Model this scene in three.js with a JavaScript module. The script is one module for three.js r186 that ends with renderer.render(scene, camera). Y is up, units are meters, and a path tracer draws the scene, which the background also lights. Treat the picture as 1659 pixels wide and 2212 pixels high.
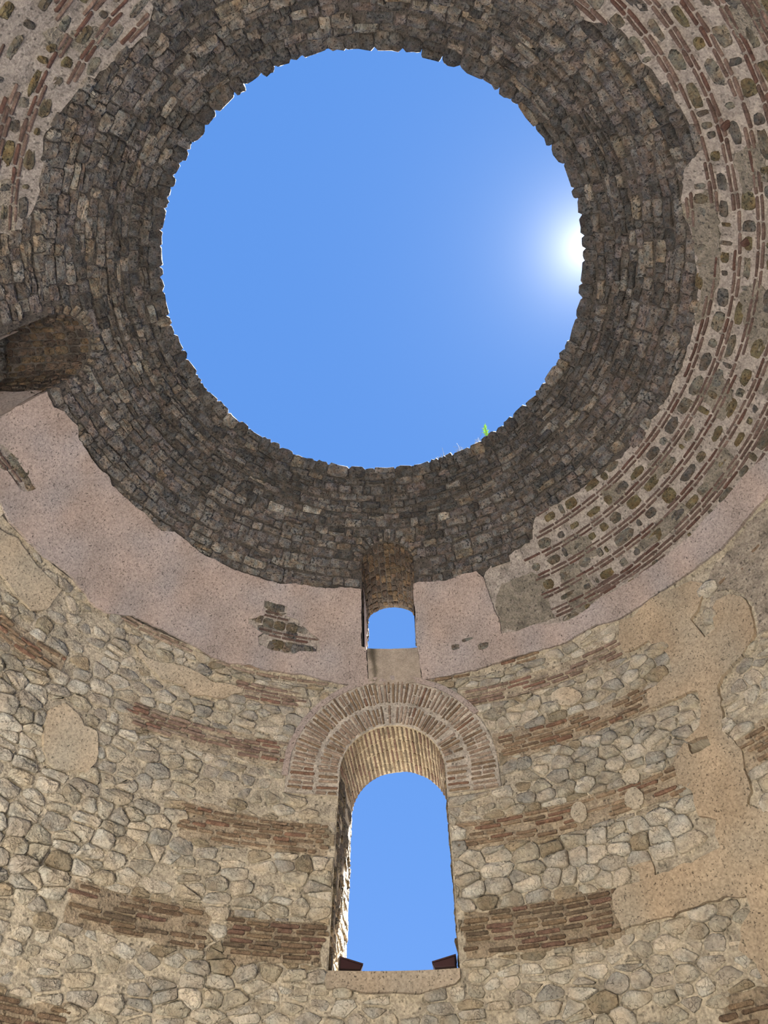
import * as THREE from 'three';
import { mergeGeometries } from 'three/addons/utils/BufferGeometryUtils.js';

// ───────── camera, sky, sun, exposure ─────────
const renderer = new THREE.WebGLRenderer({ antialias: true });
renderer.toneMapping = THREE.LinearToneMapping;
renderer.toneMappingExposure = 1.0;
renderer.shadowMap.enabled = true;
const scene = new THREE.Scene();
const W = 1659, H = 2212, FOCAL = 1494.5;
const camera = new THREE.PerspectiveCamera((2 * Math.atan(H / 2 / FOCAL) * 180) / Math.PI, W / H, 0.05, 200);
camera.position.set(0.244, 1.6, 4.371);
camera.rotation.set(0.90306, 0.00765, 0.0034, 'YXZ');
camera.updateMatrixWorld(true);

const SUN_DIR = new THREE.Vector3(0.262, 0.921, -0.287).normalize();
const SUN_POWER = 96, SKY_POWER = 1.0;
const sun = new THREE.DirectionalLight(new THREE.Color(1.0, 0.975, 0.94), SUN_POWER);
sun.position.copy(SUN_DIR).multiplyScalar(40);
sun.castShadow = true;
Object.assign(sun.shadow.camera, { left: -16, right: 16, top: 16, bottom: -16, near: 1, far: 90 });
sun.shadow.mapSize.set(4096, 4096);
scene.add(sun, sun.target);
{
  const w = 2048, h = 1024, data = new Float32Array(w * h * 4);
  for (let j = 0; j < h; j++) for (let i = 0; i < w; i++) {
    const el = ((j + 0.5) / h - 0.5) * Math.PI, ro = ((i + 0.5) / w - 0.5) * 2 * Math.PI;
    const x = Math.cos(ro) * Math.cos(el), y = Math.sin(el), z = Math.sin(ro) * Math.cos(el);
    const an = (Math.acos(Math.min(1, x * SUN_DIR.x + y * SUN_DIR.y + z * SUN_DIR.z)) * 180) / Math.PI;
    const t = Math.pow(1 - Math.max(0, y), 1.4), o = (j * w + i) * 4;
    const g = 1.5 * Math.exp(-an / 1.7) + 0.2 * Math.exp(-an / 5.5) + 0.05 * Math.exp(-an / 16);
    data[o] = 0.112 + 0.1 * t + g;
    data[o + 1] = 0.315 + 0.125 * t + g * 0.95;
    data[o + 2] = 0.84 + 0.17 * t + g * 0.7;
    data[o + 3] = 1;
  }
  const sky = new THREE.DataTexture(data, w, h, THREE.RGBAFormat, THREE.FloatType);
  sky.mapping = THREE.EquirectangularReflectionMapping;
  sky.magFilter = sky.minFilter = THREE.LinearFilter;
  sky.needsUpdate = true;
  scene.background = sky; scene.environment = sky;
  scene.backgroundIntensity = scene.environmentIntensity = SKY_POWER;
}

// ───────── small tools ─────────
let seed = 1;
const rnd = () => { seed = (seed + 0x6d2b79f5) | 0; let t = Math.imul(seed ^ (seed >>> 15), 1 | seed); t = (t + Math.imul(t ^ (t >>> 7), 61 | t)) ^ t; return ((t ^ (t >>> 14)) >>> 0) / 4294967296; };
const rr = (a, b) => a + (b - a) * rnd();
const pick = (a) => a[Math.floor(rnd() * a.length)];
const D2R = Math.PI / 180, clamp = THREE.MathUtils.clamp, lerp = THREE.MathUtils.lerp;
const hash = (x, y, s = 0) => { let n = Math.imul(x | 0, 374761393) + Math.imul(y | 0, 668265263) + Math.imul(s | 0, 974634777); n = Math.imul(n ^ (n >>> 13), 1274126177); return ((n ^ (n >>> 16)) >>> 0) / 4294967296; };
function vnoise(x, y, s = 0, per = 0) {
  let ix = Math.floor(x), iy = Math.floor(y); const fx = x - ix, fy = y - iy, u = fx * fx * (3 - 2 * fx), v = fy * fy * (3 - 2 * fy);
  const m = (a) => (per ? ((a % per) + per) % per : a);
  return lerp(lerp(hash(m(ix), m(iy), s), hash(m(ix + 1), m(iy), s), u), lerp(hash(m(ix), m(iy + 1), s), hash(m(ix + 1), m(iy + 1), s), u), v);
}
const fbm = (x, y, s, oct = 4, per = 0) => { let a = 0, w = 0.5, t = 0; for (let i = 0; i < oct; i++) { a += w * vnoise(x, y, s + i * 17, per); t += w; w *= 0.5; x *= 2; y *= 2; per *= 2; } return a / t; };
const counts = new Map();
function numbered(name) { const n = counts.get(name) ?? 0; counts.set(name, n + 1); return n ? `${name}_${String(n).padStart(3, '0')}` : name; }
function finish(o) { o.castShadow = o.receiveShadow = true; return o; }
function part(parent, name, geo, m, label) { const o = finish(new THREE.Mesh(geo, m)); o.name = numbered(name); if (label) o.userData.label = label; parent.add(o); return o; }
function root(name, label, category, kind) { const g = new THREE.Group(); g.name = name; g.userData = { label, category }; if (kind) g.userData.kind = kind; scene.add(g); return g; }

// ───────── materials ─────────
function texPair(size, fn) {          // fn(x, y in 0..1) -> [tone 0..1, relief 0..1]
  const c = new Uint8Array(size * size * 4), b = new Uint8Array(size * size * 4);
  for (let j = 0; j < size; j++) for (let i = 0; i < size; i++) {
    const [r, g, bl, h] = fn((i + 0.5) / size, (j + 0.5) / size), o = (j * size + i) * 4;
    c[o] = clamp(r, 0, 1) * 255; c[o + 1] = clamp(g, 0, 1) * 255; c[o + 2] = clamp(bl, 0, 1) * 255; c[o + 3] = 255;
    b[o] = b[o + 1] = b[o + 2] = clamp(h, 0, 1) * 255; b[o + 3] = 255;
  }
  const mk = (d, srgb) => { const t = new THREE.DataTexture(d, size, size); t.wrapS = t.wrapT = THREE.RepeatWrapping; t.magFilter = THREE.LinearFilter; t.minFilter = THREE.LinearMipmapLinearFilter; t.generateMipmaps = true; if (srgb) t.colorSpace = THREE.SRGBColorSpace; t.needsUpdate = true; return t; };
  return [mk(c, true), mk(b, false)];
}
const scaled = ([c, b], s) => [c, b].map((t) => { const k = t.clone(); k.repeat.set(s, s); k.needsUpdate = true; return k; });
const TX = {
  limestone: texPair(512, (x, y) => {
    const a = fbm(x * 6, y * 6, 1, 5, 6), f = fbm(x * 40, y * 40, 2, 3, 40), cr = Math.abs(fbm(x * 9, y * 9, 3, 3, 9) - 0.5);
    const crack = cr < 0.01 ? 0.84 : 1, v = (0.80 + 0.3 * (a - 0.5) + 0.22 * (f - 0.5)) * crack, w = (vnoise(x * 5, y * 5, 9, 5) - 0.5) * 0.05;
    return [v + w, v, v - w, 0.5 + 0.7 * (a - 0.5) + 0.35 * (f - 0.5) - (crack < 1 ? 0.2 : 0)];
  }),
  tufa: texPair(512, (x, y) => {
    const a = fbm(x * 7, y * 7, 11, 5, 7), f = fbm(x * 34, y * 34, 12, 3, 34), p = fbm(x * 26, y * 26, 13, 2, 26), q = fbm(x * 9, y * 9, 14, 3, 9);
    const pit = p > 0.7 ? clamp((p - 0.7) * 12, 0, 1) : 0, v = (0.7 + 0.5 * (a - 0.5) + 0.3 * (f - 0.5)) * (1 - 0.42 * pit), w = (q - 0.5) * 0.14;
    return [v + w, v, v - w * 0.9, 0.55 + 0.7 * (a - 0.5) + 0.5 * (f - 0.5) - 0.3 * pit];
  }),
  plaster: texPair(1024, (x, y) => {
    const a = fbm(x * 5, y * 5, 21, 5, 5), f = fbm(x * 120, y * 120, 22, 2, 120), g = fbm(x * 130, y * 130, 23, 2, 130);
    const sp = g > 0.68 ? 1 - (g - 0.68) * 2.2 : 1, v = (0.84 + 0.2 * (a - 0.5) + 0.24 * (f - 0.5)) * sp, w = (vnoise(x * 6, y * 6, 25, 6) - 0.5) * 0.04;
    return [v + w, v, v - w, 0.5 + 0.5 * (f - 0.5) + 0.6 * (a - 0.5) - (g > 0.7 ? 0.12 : 0)];
  }),
  mortar: texPair(512, (x, y) => {
    const a = fbm(x * 8, y * 8, 31, 5, 8), f = fbm(x * 50, y * 50, 32, 3, 50), g = fbm(x * 26, y * 26, 33, 2, 26);
    const sp = g > 0.68 ? 1 - (g - 0.68) * 1.6 : 1, v = (0.8 + 0.3 * (a - 0.5) + 0.35 * (f - 0.5)) * sp;
    return [v, v, v, 0.5 + 0.8 * (a - 0.5) + 0.5 * (f - 0.5) - (g > 0.68 ? 0.1 : 0)];
  }),
  brick: texPair(256, (x, y) => {
    const a = fbm(x * 8, y * 8, 41, 4, 8), f = fbm(x * 40, y * 40, 42, 2, 40), v = 0.8 + 0.4 * (a - 0.5) + 0.3 * (f - 0.5);
    return [v, v, v, 0.5 + 0.6 * (a - 0.5) + 0.5 * (f - 0.5)];
  }),
};
function mat(tx, hex, bump, rough = 0.95) {
  const m = new THREE.MeshStandardMaterial({ color: new THREE.Color(hex), map: tx[0], bumpMap: tx[1], bumpScale: bump, roughness: rough });
  m.side = THREE.DoubleSide;
  return m;
}
const tx3 = scaled(TX.plaster, 1 / 2.6), txL = scaled(TX.limestone, 1.3), txT = scaled(TX.tufa, 1.5), txM = scaled(TX.mortar, 0.9), txB = scaled(TX.brick, 2.2);
const M = {
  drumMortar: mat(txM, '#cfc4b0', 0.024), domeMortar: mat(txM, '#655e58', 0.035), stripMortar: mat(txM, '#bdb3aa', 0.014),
  pink: mat(tx3, '#c1b2ac', 0.006), beige: mat(tx3, '#d3c5af', 0.005), beigeRightDimmed: mat(tx3, '#c3b29b', 0.005), warm: mat(tx3, '#bbad9b', 0.006), apron: mat(tx3, '#b5a595', 0.005), streaked: null, arch: mat(txM, '#d3c9bc', 0.012), soffit: mat(txM, '#cbbb9f', 0.015), bedB: mat(txM, '#c6b8a2', 0.025), bedC: mat(txM, '#bfaf98', 0.03), bedD: mat(txM, '#ae9e88', 0.04), mottled: mat(txM, '#b7ac9d', 0.035), rough: mat(txM, '#a0988a', 0.04),  // right wall's beige is a darker copy: dimmer light there put into the colour
  stain: mat(txM, '#7d6c59', 0.01),
  lime: ['#dbd4c5', '#d3cab9', '#c9c1b3', '#bfb8ac', '#e0d8c8', '#d0c6b2', '#c4bba8', '#b6b0a5', '#d8cfbd', '#bcb3a2'].map((h) => mat(txL, h, 0.035)),
  browned: ['#b3a68f', '#a79a83', '#bbad95'].map((h) => mat(txL, h, 0.035)),
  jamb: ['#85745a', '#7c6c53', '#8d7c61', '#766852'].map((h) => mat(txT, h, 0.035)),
  tufa: ['#8e8781', '#857d78', '#958c83', '#7c756f', '#9b9289', '#847a75', '#8c837b', '#78726d', '#a0978c', '#8b807b'].map((h) => mat(txT, h, 0.04)),
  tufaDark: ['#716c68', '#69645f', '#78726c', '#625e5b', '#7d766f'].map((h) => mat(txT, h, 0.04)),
  vault: ['#78675a', '#6b5b4f', '#877158', '#5f5148', '#7f6a52'].map((h) => mat(txT, h, 0.04)),
  tufaWarm: ['#9a8d7d', '#928574', '#a59684', '#8d8072'].map((h) => mat(txT, h, 0.04)),
  tufaPale: ['#c0b8ac', '#cac1b3', '#b5ada1'].map((h) => mat(txT, h, 0.04)),
  ochre: ['#93835f', '#8c8069', '#898070', '#827b72', '#918363', '#989080', '#7c766f', '#9d968a'].map((h) => mat(txT, h, 0.025)),
  brick: ['#a58d80', '#9b8275', '#ae9889', '#947d70', '#b0a090', '#9d7a6b'].map((h) => mat(txB, h, 0.01)),
  brickBrown: ['#a38b73', '#977f68', '#ab947b', '#987662', '#8f7a65'].map((h) => mat(txB, h, 0.014)),
  brickDark: ['#8a745f', '#7d6854', '#957f66', '#86695a', '#7a6a58'].map((h) => mat(txB, h, 0.016)),
  brickPale: ['#b5a08f', '#ab9584', '#bda998', '#a6907f'].map((h) => mat(txB, h, 0.01)),
  brickDome: ['#7d6860', '#725d55', '#877269', '#6e5148'].map((h) => mat(txB, h, 0.01)),
};

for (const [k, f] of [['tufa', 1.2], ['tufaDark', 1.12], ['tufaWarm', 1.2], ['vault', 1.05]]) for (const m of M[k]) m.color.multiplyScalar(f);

// ───────── the round wall and dome: a surface addressed by angle and arc length ─────────
const R = 6, SPRING = 8.0, RIM_Y = 13.015, RIM_R = 3.512, K = (36 - RIM_R * RIM_R) / (RIM_Y - SPRING) ** 2;
const radiusAt = (y) => (y < SPRING ? R : Math.sqrt(Math.max(0.01, 36 - K * (y - SPRING) ** 2)));
const PROFILE = [];                     // arc length above the floor -> height
{ let s = 0, py = 0; for (let y = 0; y <= RIM_Y + 0.5; y += 0.005) { const dr = radiusAt(y) - radiusAt(py); s += Math.hypot(y - py, dr); PROFILE.push([s, y]); py = y; } }
function yOf(v) { if (v < SPRING) return v; let lo = 0, hi = PROFILE.length - 1; while (hi - lo > 1) { const m = (lo + hi) >> 1; if (PROFILE[m][0] < v) lo = m; else hi = m; } const a = PROFILE[lo], b = PROFILE[hi]; return lerp(a[1], b[1], (v - a[0]) / (b[0] - a[0])); }
function vOf(y) { if (y < SPRING) return y; const k = clamp(y / 0.005, 0, PROFILE.length - 2), i = Math.floor(k); return lerp(PROFILE[i][0], PROFILE[i + 1][0], k - i); }
const V_RIM = vOf(RIM_Y);
// u is metres along the wall at radius 6 (u = angle * 6, 0 straight ahead, positive to the right), v arc length upward
function surf(u, v, off = 0) {
  const a = u / 6, y = yOf(v), r = radiusAt(y), dy = 0.01, s = y < SPRING ? 0 : (radiusAt(y + dy) - radiusAt(y - dy)) / (2 * dy), l = Math.hypot(1, s);
  const nx = -Math.sin(a) / l, nz = Math.cos(a) / l, ny = s / l;      // inward normal
  return { p: new THREE.Vector3(r * Math.sin(a) + nx * off, y + ny * off, -r * Math.cos(a) + nz * off), n: new THREE.Vector3(nx, ny, nz), tx: new THREE.Vector3(Math.cos(a), 0, Math.sin(a)), ty: new THREE.Vector3((s / l) * Math.sin(a), 1 / l, (-s / l) * Math.cos(a)) };
}
const ray = (x, y) => new THREE.Vector3((x - W / 2) / FOCAL, (H / 2 - y) / FOCAL, -1).applyQuaternion(camera.quaternion).normalize();
function onWall(x, y) {                  // where the line of sight through a point of the photograph meets the wall or dome
  const d = ray(x, y), o = camera.position, q = new THREE.Vector3(), out = (t) => { q.copy(d).multiplyScalar(t).add(o); return Math.hypot(q.x, q.z) > radiusAt(Math.min(q.y, RIM_Y + 0.4)); };
  let t = 0.3; while (t < 40 && !out(t)) t += 0.05;
  let lo = t - 0.05, hi = t; for (let i = 0; i < 24; i++) { const m = (lo + hi) / 2; if (out(m)) hi = m; else lo = m; }
  out(hi);
  return [Math.atan2(q.x, -q.z) * 6, vOf(Math.min(q.y, RIM_Y))];
}
const trace = (pts) => pts.map(([x, y]) => onWall(x, y));
const inside = (poly, x, y) => { let c = false; for (let i = 0, j = poly.length - 1; i < poly.length; j = i++) { const [xi, yi] = poly[i], [xj, yj] = poly[j]; if (yi > y !== yj > y && x < ((xj - xi) * (y - yi)) / (yj - yi) + xi) c = !c; } return c; };
const project = (p) => { const q = p.clone().project(camera); return [(q.x + 1) * W / 2, (1 - q.y) * H / 2, q.z]; };
function shownSize(p, w, h) {            // rough size in the photograph, 0 when outside it
  const [x, y, z] = project(p); if (z > 1 || x < -40 || x > W + 40 || y < -40 || y > H + 40) return 0;
  const d = p.distanceTo(camera.position); return (w * h * FOCAL * FOCAL) / (d * d);
}

// clip a polygon by an axis-aligned cell
function clipHalf(poly, ax, val, keepLess) {
  const out = []; if (!poly.length) return out;
  for (let i = 0; i < poly.length; i++) {
    const a = poly[i], b = poly[(i + 1) % poly.length], ia = keepLess ? a[ax] <= val : a[ax] >= val, ib = keepLess ? b[ax] <= val : b[ax] >= val;
    if (ia) out.push(a);
    if (ia !== ib) { const t = (val - a[ax]) / (b[ax] - a[ax]), q = [a[0] + (b[0] - a[0]) * t, a[1] + (b[1] - a[1]) * t]; q[ax] = val; out.push(q); }
  }
  return out;
}
function clipLine(poly, px, py, nx, ny) { // keep the side where (q - p).n <= 0
  const out = [];
  for (let i = 0; i < poly.length; i++) {
    const a = poly[i], b = poly[(i + 1) % poly.length], da = (a[0] - px) * nx + (a[1] - py) * ny, db = (b[0] - px) * nx + (b[1] - py) * ny;
    if (da <= 0) out.push(a);
    if ((da <= 0) !== (db <= 0)) { const t = da / (da - db); out.push([a[0] + (b[0] - a[0]) * t, a[1] + (b[1] - a[1]) * t]); }
  }
  return out;
}
// a sheet over the surface with the given outline (u, v), cut into a fine grid; map(u, v) -> Vector3; skirt(u, v) -> Vector3 closes its edge
function sheet(poly, cell, map, skirt) {
  const pos = [], uv = [], idx = [], key = new Map();
  const vert = (u, v) => { const k = Math.round(u * 4000) + ',' + Math.round(v * 4000); let i = key.get(k); if (i === undefined) { i = pos.length / 3; const p = map(u, v); pos.push(p.x, p.y, p.z); uv.push(u, v); key.set(k, i); } return i; };
  let u0 = 1e9, u1 = -1e9, v0 = 1e9, v1 = -1e9; for (const [u, v] of poly) { u0 = Math.min(u0, u); u1 = Math.max(u1, u); v0 = Math.min(v0, v); v1 = Math.max(v1, v); }
  const G = 0.01371, i0 = Math.floor((u0 - G) / cell), j0 = Math.floor((v0 - G) / cell), nx = Math.ceil((u1 - G) / cell) - i0 + 1, ny = Math.ceil((v1 - G) / cell) - j0 + 1, marked = new Uint8Array(nx * ny);
  for (let k = 0; k < poly.length; k++) {
    const a = poly[k], b = poly[(k + 1) % poly.length], n = Math.max(1, Math.ceil(Math.hypot(a[0] - b[0], a[1] - b[1]) / (cell * 0.3)));
    for (let s = 0; s <= n; s++) { const u = lerp(a[0], b[0], s / n), v = lerp(a[1], b[1], s / n); for (const e of [-1e-6, 1e-6]) for (const f of [-1e-6, 1e-6]) { const i = Math.floor((u - G + e) / cell) - i0, j = Math.floor((v - G + f) / cell) - j0; if (i >= 0 && j >= 0 && i < nx && j < ny) marked[j * nx + i] = 1; } }
  }
  for (let j = 0; j < ny; j++) for (let i = 0; i < nx; i++) {
    const a = (i + i0) * cell + G, c = (j + j0) * cell + G, b = a + cell, d = c + cell;
    if (!marked[j * nx + i]) {
      if (!inside(poly, a + cell / 2 + 1e-7, c + cell / 2 + 1e-7)) continue;
      const q = [vert(a, c), vert(b, c), vert(b, d), vert(a, d)]; idx.push(q[0], q[1], q[2], q[0], q[2], q[3]);
    } else {
      let p = clipHalf(clipHalf(clipHalf(clipHalf(poly, 0, a, false), 0, b, true), 1, c, false), 1, d, true);
      p = p.filter((q, k) => { const o = p[(k + 1) % p.length]; return Math.hypot(q[0] - o[0], q[1] - o[1]) > 2e-4; });
      if (p.length < 3) continue;
      for (const t of THREE.ShapeUtils.triangulateShape(p.map((q) => new THREE.Vector2(q[0], q[1])), [])) {
        const [x, y, z] = t.map((k) => p[k]), ar = (y[0] - x[0]) * (z[1] - x[1]) - (y[1] - x[1]) * (z[0] - x[0]);
        if (Math.abs(ar) < 1e-8) continue;
        const q = [vert(...x), vert(...y), vert(...z)]; if (ar < 0) q.reverse(); idx.push(...q);
      }
    }
  }
  if (skirt) {
    const area = THREE.ShapeUtils.area(poly.map((q) => new THREE.Vector2(q[0], q[1]))), n = poly.length, base = pos.length / 3;
    for (let k = 0; k < n; k++) for (const f of [map, skirt]) { const p = f(...poly[k]); pos.push(p.x, p.y, p.z); uv.push(poly[k][0] + (f === skirt ? 0.03 : 0), poly[k][1] + (f === skirt ? 0.03 : 0)); }
    for (let k = 0; k < n; k++) { const a = base + k * 2, b = base + ((k + 1) % n) * 2; if (area > 0) idx.push(a, a + 1, b, b, a + 1, b + 1); else idx.push(a, b, a + 1, b, b + 1, a + 1); }
  }
  const g = new THREE.BufferGeometry();
  g.setAttribute('position', new THREE.Float32BufferAttribute(pos, 3)); g.setAttribute('uv', new THREE.Float32BufferAttribute(uv, 2)); g.setIndex(idx); g.computeVertexNormals();
  return g;
}
function ragged(poly, step, amp, s = 5) { // densify an outline and roughen it
  const out = [];
  for (let i = 0; i < poly.length; i++) {
    const a = poly[i], b = poly[(i + 1) % poly.length], L = Math.hypot(a[0] - b[0], a[1] - b[1]), n = Math.max(1, Math.round(L / step));
    for (let k = 0; k < n; k++) { const u = lerp(a[0], b[0], k / n), v = lerp(a[1], b[1], k / n); out.push([u + (fbm(u * 9, v * 9, s, 3) - 0.5) * 2 * amp, v + (fbm(u * 9 + 50, v * 9, s + 3, 3) - 0.5) * 2 * amp]); }
  }
  return out;
}

// ───────── openings ─────────
// an arched opening cut through wall and dome along a level axis
function opening(azDeg, axisDeg, halfW, sill, spring, rise, outer) {
  const ax = axisDeg * D2R, out = new THREE.Vector3(Math.sin(ax), 0, -Math.cos(ax)), T = new THREE.Vector3(Math.cos(ax), 0, Math.sin(ax));
  const c0 = surf(azDeg * D2R * 6, vOf(spring)).p; c0.y = 0;
  const reach = (x, rad) => { const b = c0.clone().addScaledVector(T, x), B = b.x * out.x + b.z * out.z, C = b.x * b.x + b.z * b.z - rad * rad; return -B + Math.sqrt(Math.max(0, B * B - C)); };
  const at = (x, y, t) => { const f = reach(x, radiusAt(y)), k = reach(x, outer), d = t <= 0 ? f + t : lerp(f, k, t); const p = c0.clone().addScaledVector(T, x).addScaledVector(out, d); p.y = y; return p; };
  const uvAt = (x, y) => { const p = at(x, y, 0); let a = Math.atan2(p.x, -p.z); if (a - azDeg * D2R > Math.PI) a -= 2 * Math.PI; if (a - azDeg * D2R < -Math.PI) a += 2 * Math.PI; return [a * 6, vOf(y)]; };
  const profile = [];                  // from the sill's left end over the arch to its right end
  const N1 = Math.max(2, Math.round((spring - sill) / 0.08)), N2 = 40;
  for (let i = 0; i < N1; i++) profile.push([-halfW, lerp(sill, spring, i / N1)]);
  for (let i = 0; i <= N2; i++) { const t = Math.PI * (1 - i / N2); profile.push([halfW * Math.cos(t), spring + rise * Math.sin(t)]); }
  for (let i = N1 - 1; i >= 0; i--) profile.push([halfW, lerp(sill, spring, i / N1)]);
  const hole = profile.map(([x, y]) => uvAt(x, y));
  for (let k = 1; k < 8; k++) hole.push(uvAt(lerp(halfW, -halfW, k / 8), sill));
  const depth = (x, y) => reach(x, outer) - reach(x, radiusAt(y));
  return { at, uvAt, profile, hole, halfW, sill, spring, rise, T, out, depth, c0, outer, azDeg };
}
const W1 = opening(3.05, 6.2, 0.862, 4.98, 7.85, 0.862, 7.4);
const W2 = opening(2.9, 3.4, 0.512, 10.14, 11.6, 0.4, 6.45);
const W3 = opening(-87, -87, 0.52, 10.14, 11.55, 0.5, 6.45);

// ───────── regions traced on the wall ─────────
const px = (list) => trace(list);
const jamb2 = (side) => [W2.uvAt(side * 0.52, 10.15), W2.uvAt(side * 0.52, 10.9)];
const domeEdge = [[1043, 1245], [1060, 1222], [1150, 1165], [1157, 1108], [1250, 1062], [1310, 1015], [1390, 935], [1440, 860], [1490, 740], [1508, 640], [1500, 520], [1470, 430], [1484, 354], [1518, 317], [1467, 222], [1393, 135], [1343, 60], [1262, 40], [1240, 0]];
const Z = {};
Z.pinkLeft = px([[-60, 925], [0, 895], [96, 845], [112, 880], [135, 888], [163, 920], [168, 950], [190, 985], [207, 1010], [233, 1030], [240, 1050], [280, 1085], [310, 1110], [345, 1148], [375, 1148], [400, 1170], [430, 1195], [455, 1206], [500, 1230], [560, 1250], [600, 1262], [640, 1262], [700, 1272], [740, 1270], [781, 1274], [780, 1398], [792, 1402], [796, 1480], [753, 1482], [650, 1458], [577, 1450], [536, 1438], [495, 1434], [458, 1422], [414, 1395], [350, 1362], [285, 1332], [225, 1325], [192, 1301], [175, 1275], [152, 1247], [118, 1220], [84, 1197], [67, 1177], [44, 1156], [20, 1129], [0, 1092], [-20, 1060], [-22, 1002], [10, 1018], [30, 1045], [50, 1065], [74, 1055], [44, 1008], [20, 977], [0, 961], [-60, 940]]);
Z.patchLeft = px([[570, 1299], [621, 1312], [620, 1333], [645, 1341], [649, 1351], [634, 1356], [659, 1359], [688, 1384], [692, 1411], [645, 1409], [630, 1416], [587, 1406], [558, 1393], [556, 1378], [569, 1371], [536, 1348], [536, 1339], [569, 1331]]);
Z.pinkRight = px([[893, 1262], [905, 1258], [960, 1256], [1000, 1240], [1030, 1235], [1046, 1250], [1056, 1280], [1070, 1320], [1080, 1345], [1085, 1370], [1110, 1368], [1150, 1352], [1190, 1350], [1240, 1340], [1302, 1292], [1370, 1255], [1433, 1208], [1504, 1152], [1531, 1118], [1585, 1061], [1619, 1021], [1659, 985], [1700, 930], [1700, 1030], [1659, 1075], [1625, 1112], [1555, 1193], [1514, 1222], [1430, 1280], [1370, 1320], [1343, 1337], [1290, 1352], [1257, 1370], [1224, 1389], [1183, 1403], [1143, 1412], [1100, 1424], [1059, 1440], [940, 1466], [912, 1470], [904, 1402], [901, 1398]]);
Z.apron = px([[793, 1403], [903, 1401], [911, 1472], [880, 1480], [830, 1482], [797, 1481]]);
Z.beige = px([[1340, 1340], [1370, 1337], [1403, 1300], [1437, 1280], [1497, 1257], [1524, 1260], [1531, 1280], [1518, 1300], [1504, 1327], [1496, 1340], [1525, 1378], [1550, 1362], [1541, 1318], [1551, 1297], [1582, 1283], [1612, 1290], [1625, 1312], [1636, 1374], [1607, 1419], [1566, 1461], [1554, 1485], [1566, 1539], [1562, 1580], [1587, 1601], [1607, 1626], [1616, 1671], [1626, 1712], [1618, 1742], [1644, 1750], [1700, 1735], [1700, 2140], [1653, 2125], [1636, 2083], [1599, 2055], [1603, 2009], [1624, 1976], [1620, 1939], [1574, 1939], [1513, 1956], [1455, 1980], [1405, 1993], [1348, 2009], [1331, 1980], [1323, 1935], [1343, 1914], [1385, 1908], [1385, 1886], [1364, 1877], [1409, 1861], [1422, 1894], [1455, 1881], [1496, 1865], [1558, 1832], [1550, 1803], [1558, 1774], [1513, 1766], [1504, 1733], [1496, 1708], [1467, 1696], [1463, 1663], [1459, 1642], [1480, 1607], [1489, 1609], [1497, 1634], [1538, 1614], [1533, 1593], [1488, 1606], [1482, 1602], [1517, 1572], [1517, 1535], [1513, 1492], [1492, 1498], [1426, 1527], [1405, 1535], [1401, 1498], [1455, 1453], [1451, 1424], [1430, 1399], [1401, 1389], [1381, 1399], [1352, 1411], [1339, 1382]]);
Z.oval = px([[103, 1535], [132, 1521], [165, 1543], [177, 1568], [206, 1585], [210, 1613], [204, 1650], [181, 1671], [157, 1667], [115, 1663], [103, 1650], [89, 1622], [91, 1568]]);
Z.leftStrip = px([[-40, 1120], [0, 1146], [34, 1166], [67, 1214], [101, 1247], [128, 1275], [98, 1318], [62, 1320], [20, 1271], [0, 1245], [-40, 1200]]);
Z.smear = px([[289, 1395], [313, 1424], [371, 1436], [404, 1444], [454, 1473], [495, 1481], [528, 1486], [520, 1498], [474, 1510], [412, 1502], [392, 1481], [350, 1469], [297, 1420]]);
Z.sillBed = [...[-0.87, -0.6, -0.3, 0, 0.3, 0.6, 0.87].map((x) => W1.uvAt(x, W1.sill)), ...px([[996, 2116], [985, 2128], [950, 2138], [905, 2150], [850, 2146], [790, 2148], [740, 2136], [705, 2140], [700, 2122]])];
Z.patchEdge = px([[-40, 935], [0, 958], [22, 977], [46, 1008], [77, 1056], [50, 1068], [28, 1045], [8, 1018], [-20, 1000], [-60, 985]]);
const blob = (x, y, rx, ry, n = 14) => px(Array.from({ length: n }, (_, i) => [x + rx * Math.cos((i / n) * 6.283), y + ry * Math.sin((i / n) * 6.283)]));
Z.spotA = blob(1374, 1728, 21, 24); Z.spotB = blob(1253, 1758, 18, 22); Z.spotC = blob(1370, 1681, 16, 17); Z.spotD = blob(1226, 1508, 34, 20);
Z.brickDome = px([...domeEdge, [1240, -60], [1760, -60], [1760, 900], [1700, 935], [1659, 985], [1619, 1021], [1585, 1061], [1531, 1118], [1504, 1152], [1433, 1208], [1370, 1255], [1302, 1292], [1240, 1340], [1190, 1350], [1150, 1352], [1110, 1368], [1085, 1370], [1080, 1345], [1070, 1320], [1056, 1280]]);
Z.brickDomeLeft = px([[345, -70], [335, 0], [314, 74], [250, 128], [162, 202], [115, 253], [91, 297], [88, 371], [74, 449], [34, 506], [0, 506], [-100, 520], [-100, -70]]);
const hole = px([[1488, 1605], [1534, 1592], [1538, 1612], [1497, 1633]]);
const PLASTERS = [Z.pinkLeft, Z.pinkRight, Z.apron, Z.beige, Z.oval, Z.leftStrip, Z.smear, Z.sillBed, Z.spotA, Z.spotB, Z.spotC, Z.spotD];
const boxOf = (p) => [Math.min(...p.map((q) => q[0])), Math.max(...p.map((q) => q[0])), Math.min(...p.map((q) => q[1])), Math.max(...p.map((q) => q[1]))];
const boxes = new Map([...PLASTERS, Z.brickDome, Z.brickDomeLeft, W1.hole, W2.hole, W3.hole].map((p) => [p, boxOf(p)]));
const within = (p, u, v) => { const b = boxes.get(p); return u >= b[0] && u <= b[1] && v >= b[2] && v <= b[3] && inside(p, u, v); };
const plastered = (u, v) => PLASTERS.some((p) => within(p, u, v)) && !inside(Z.patchLeft, u, v);
const opened = (u, v) => [W1, W2, W3].some((w) => within(w.hole, u, v));

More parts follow.
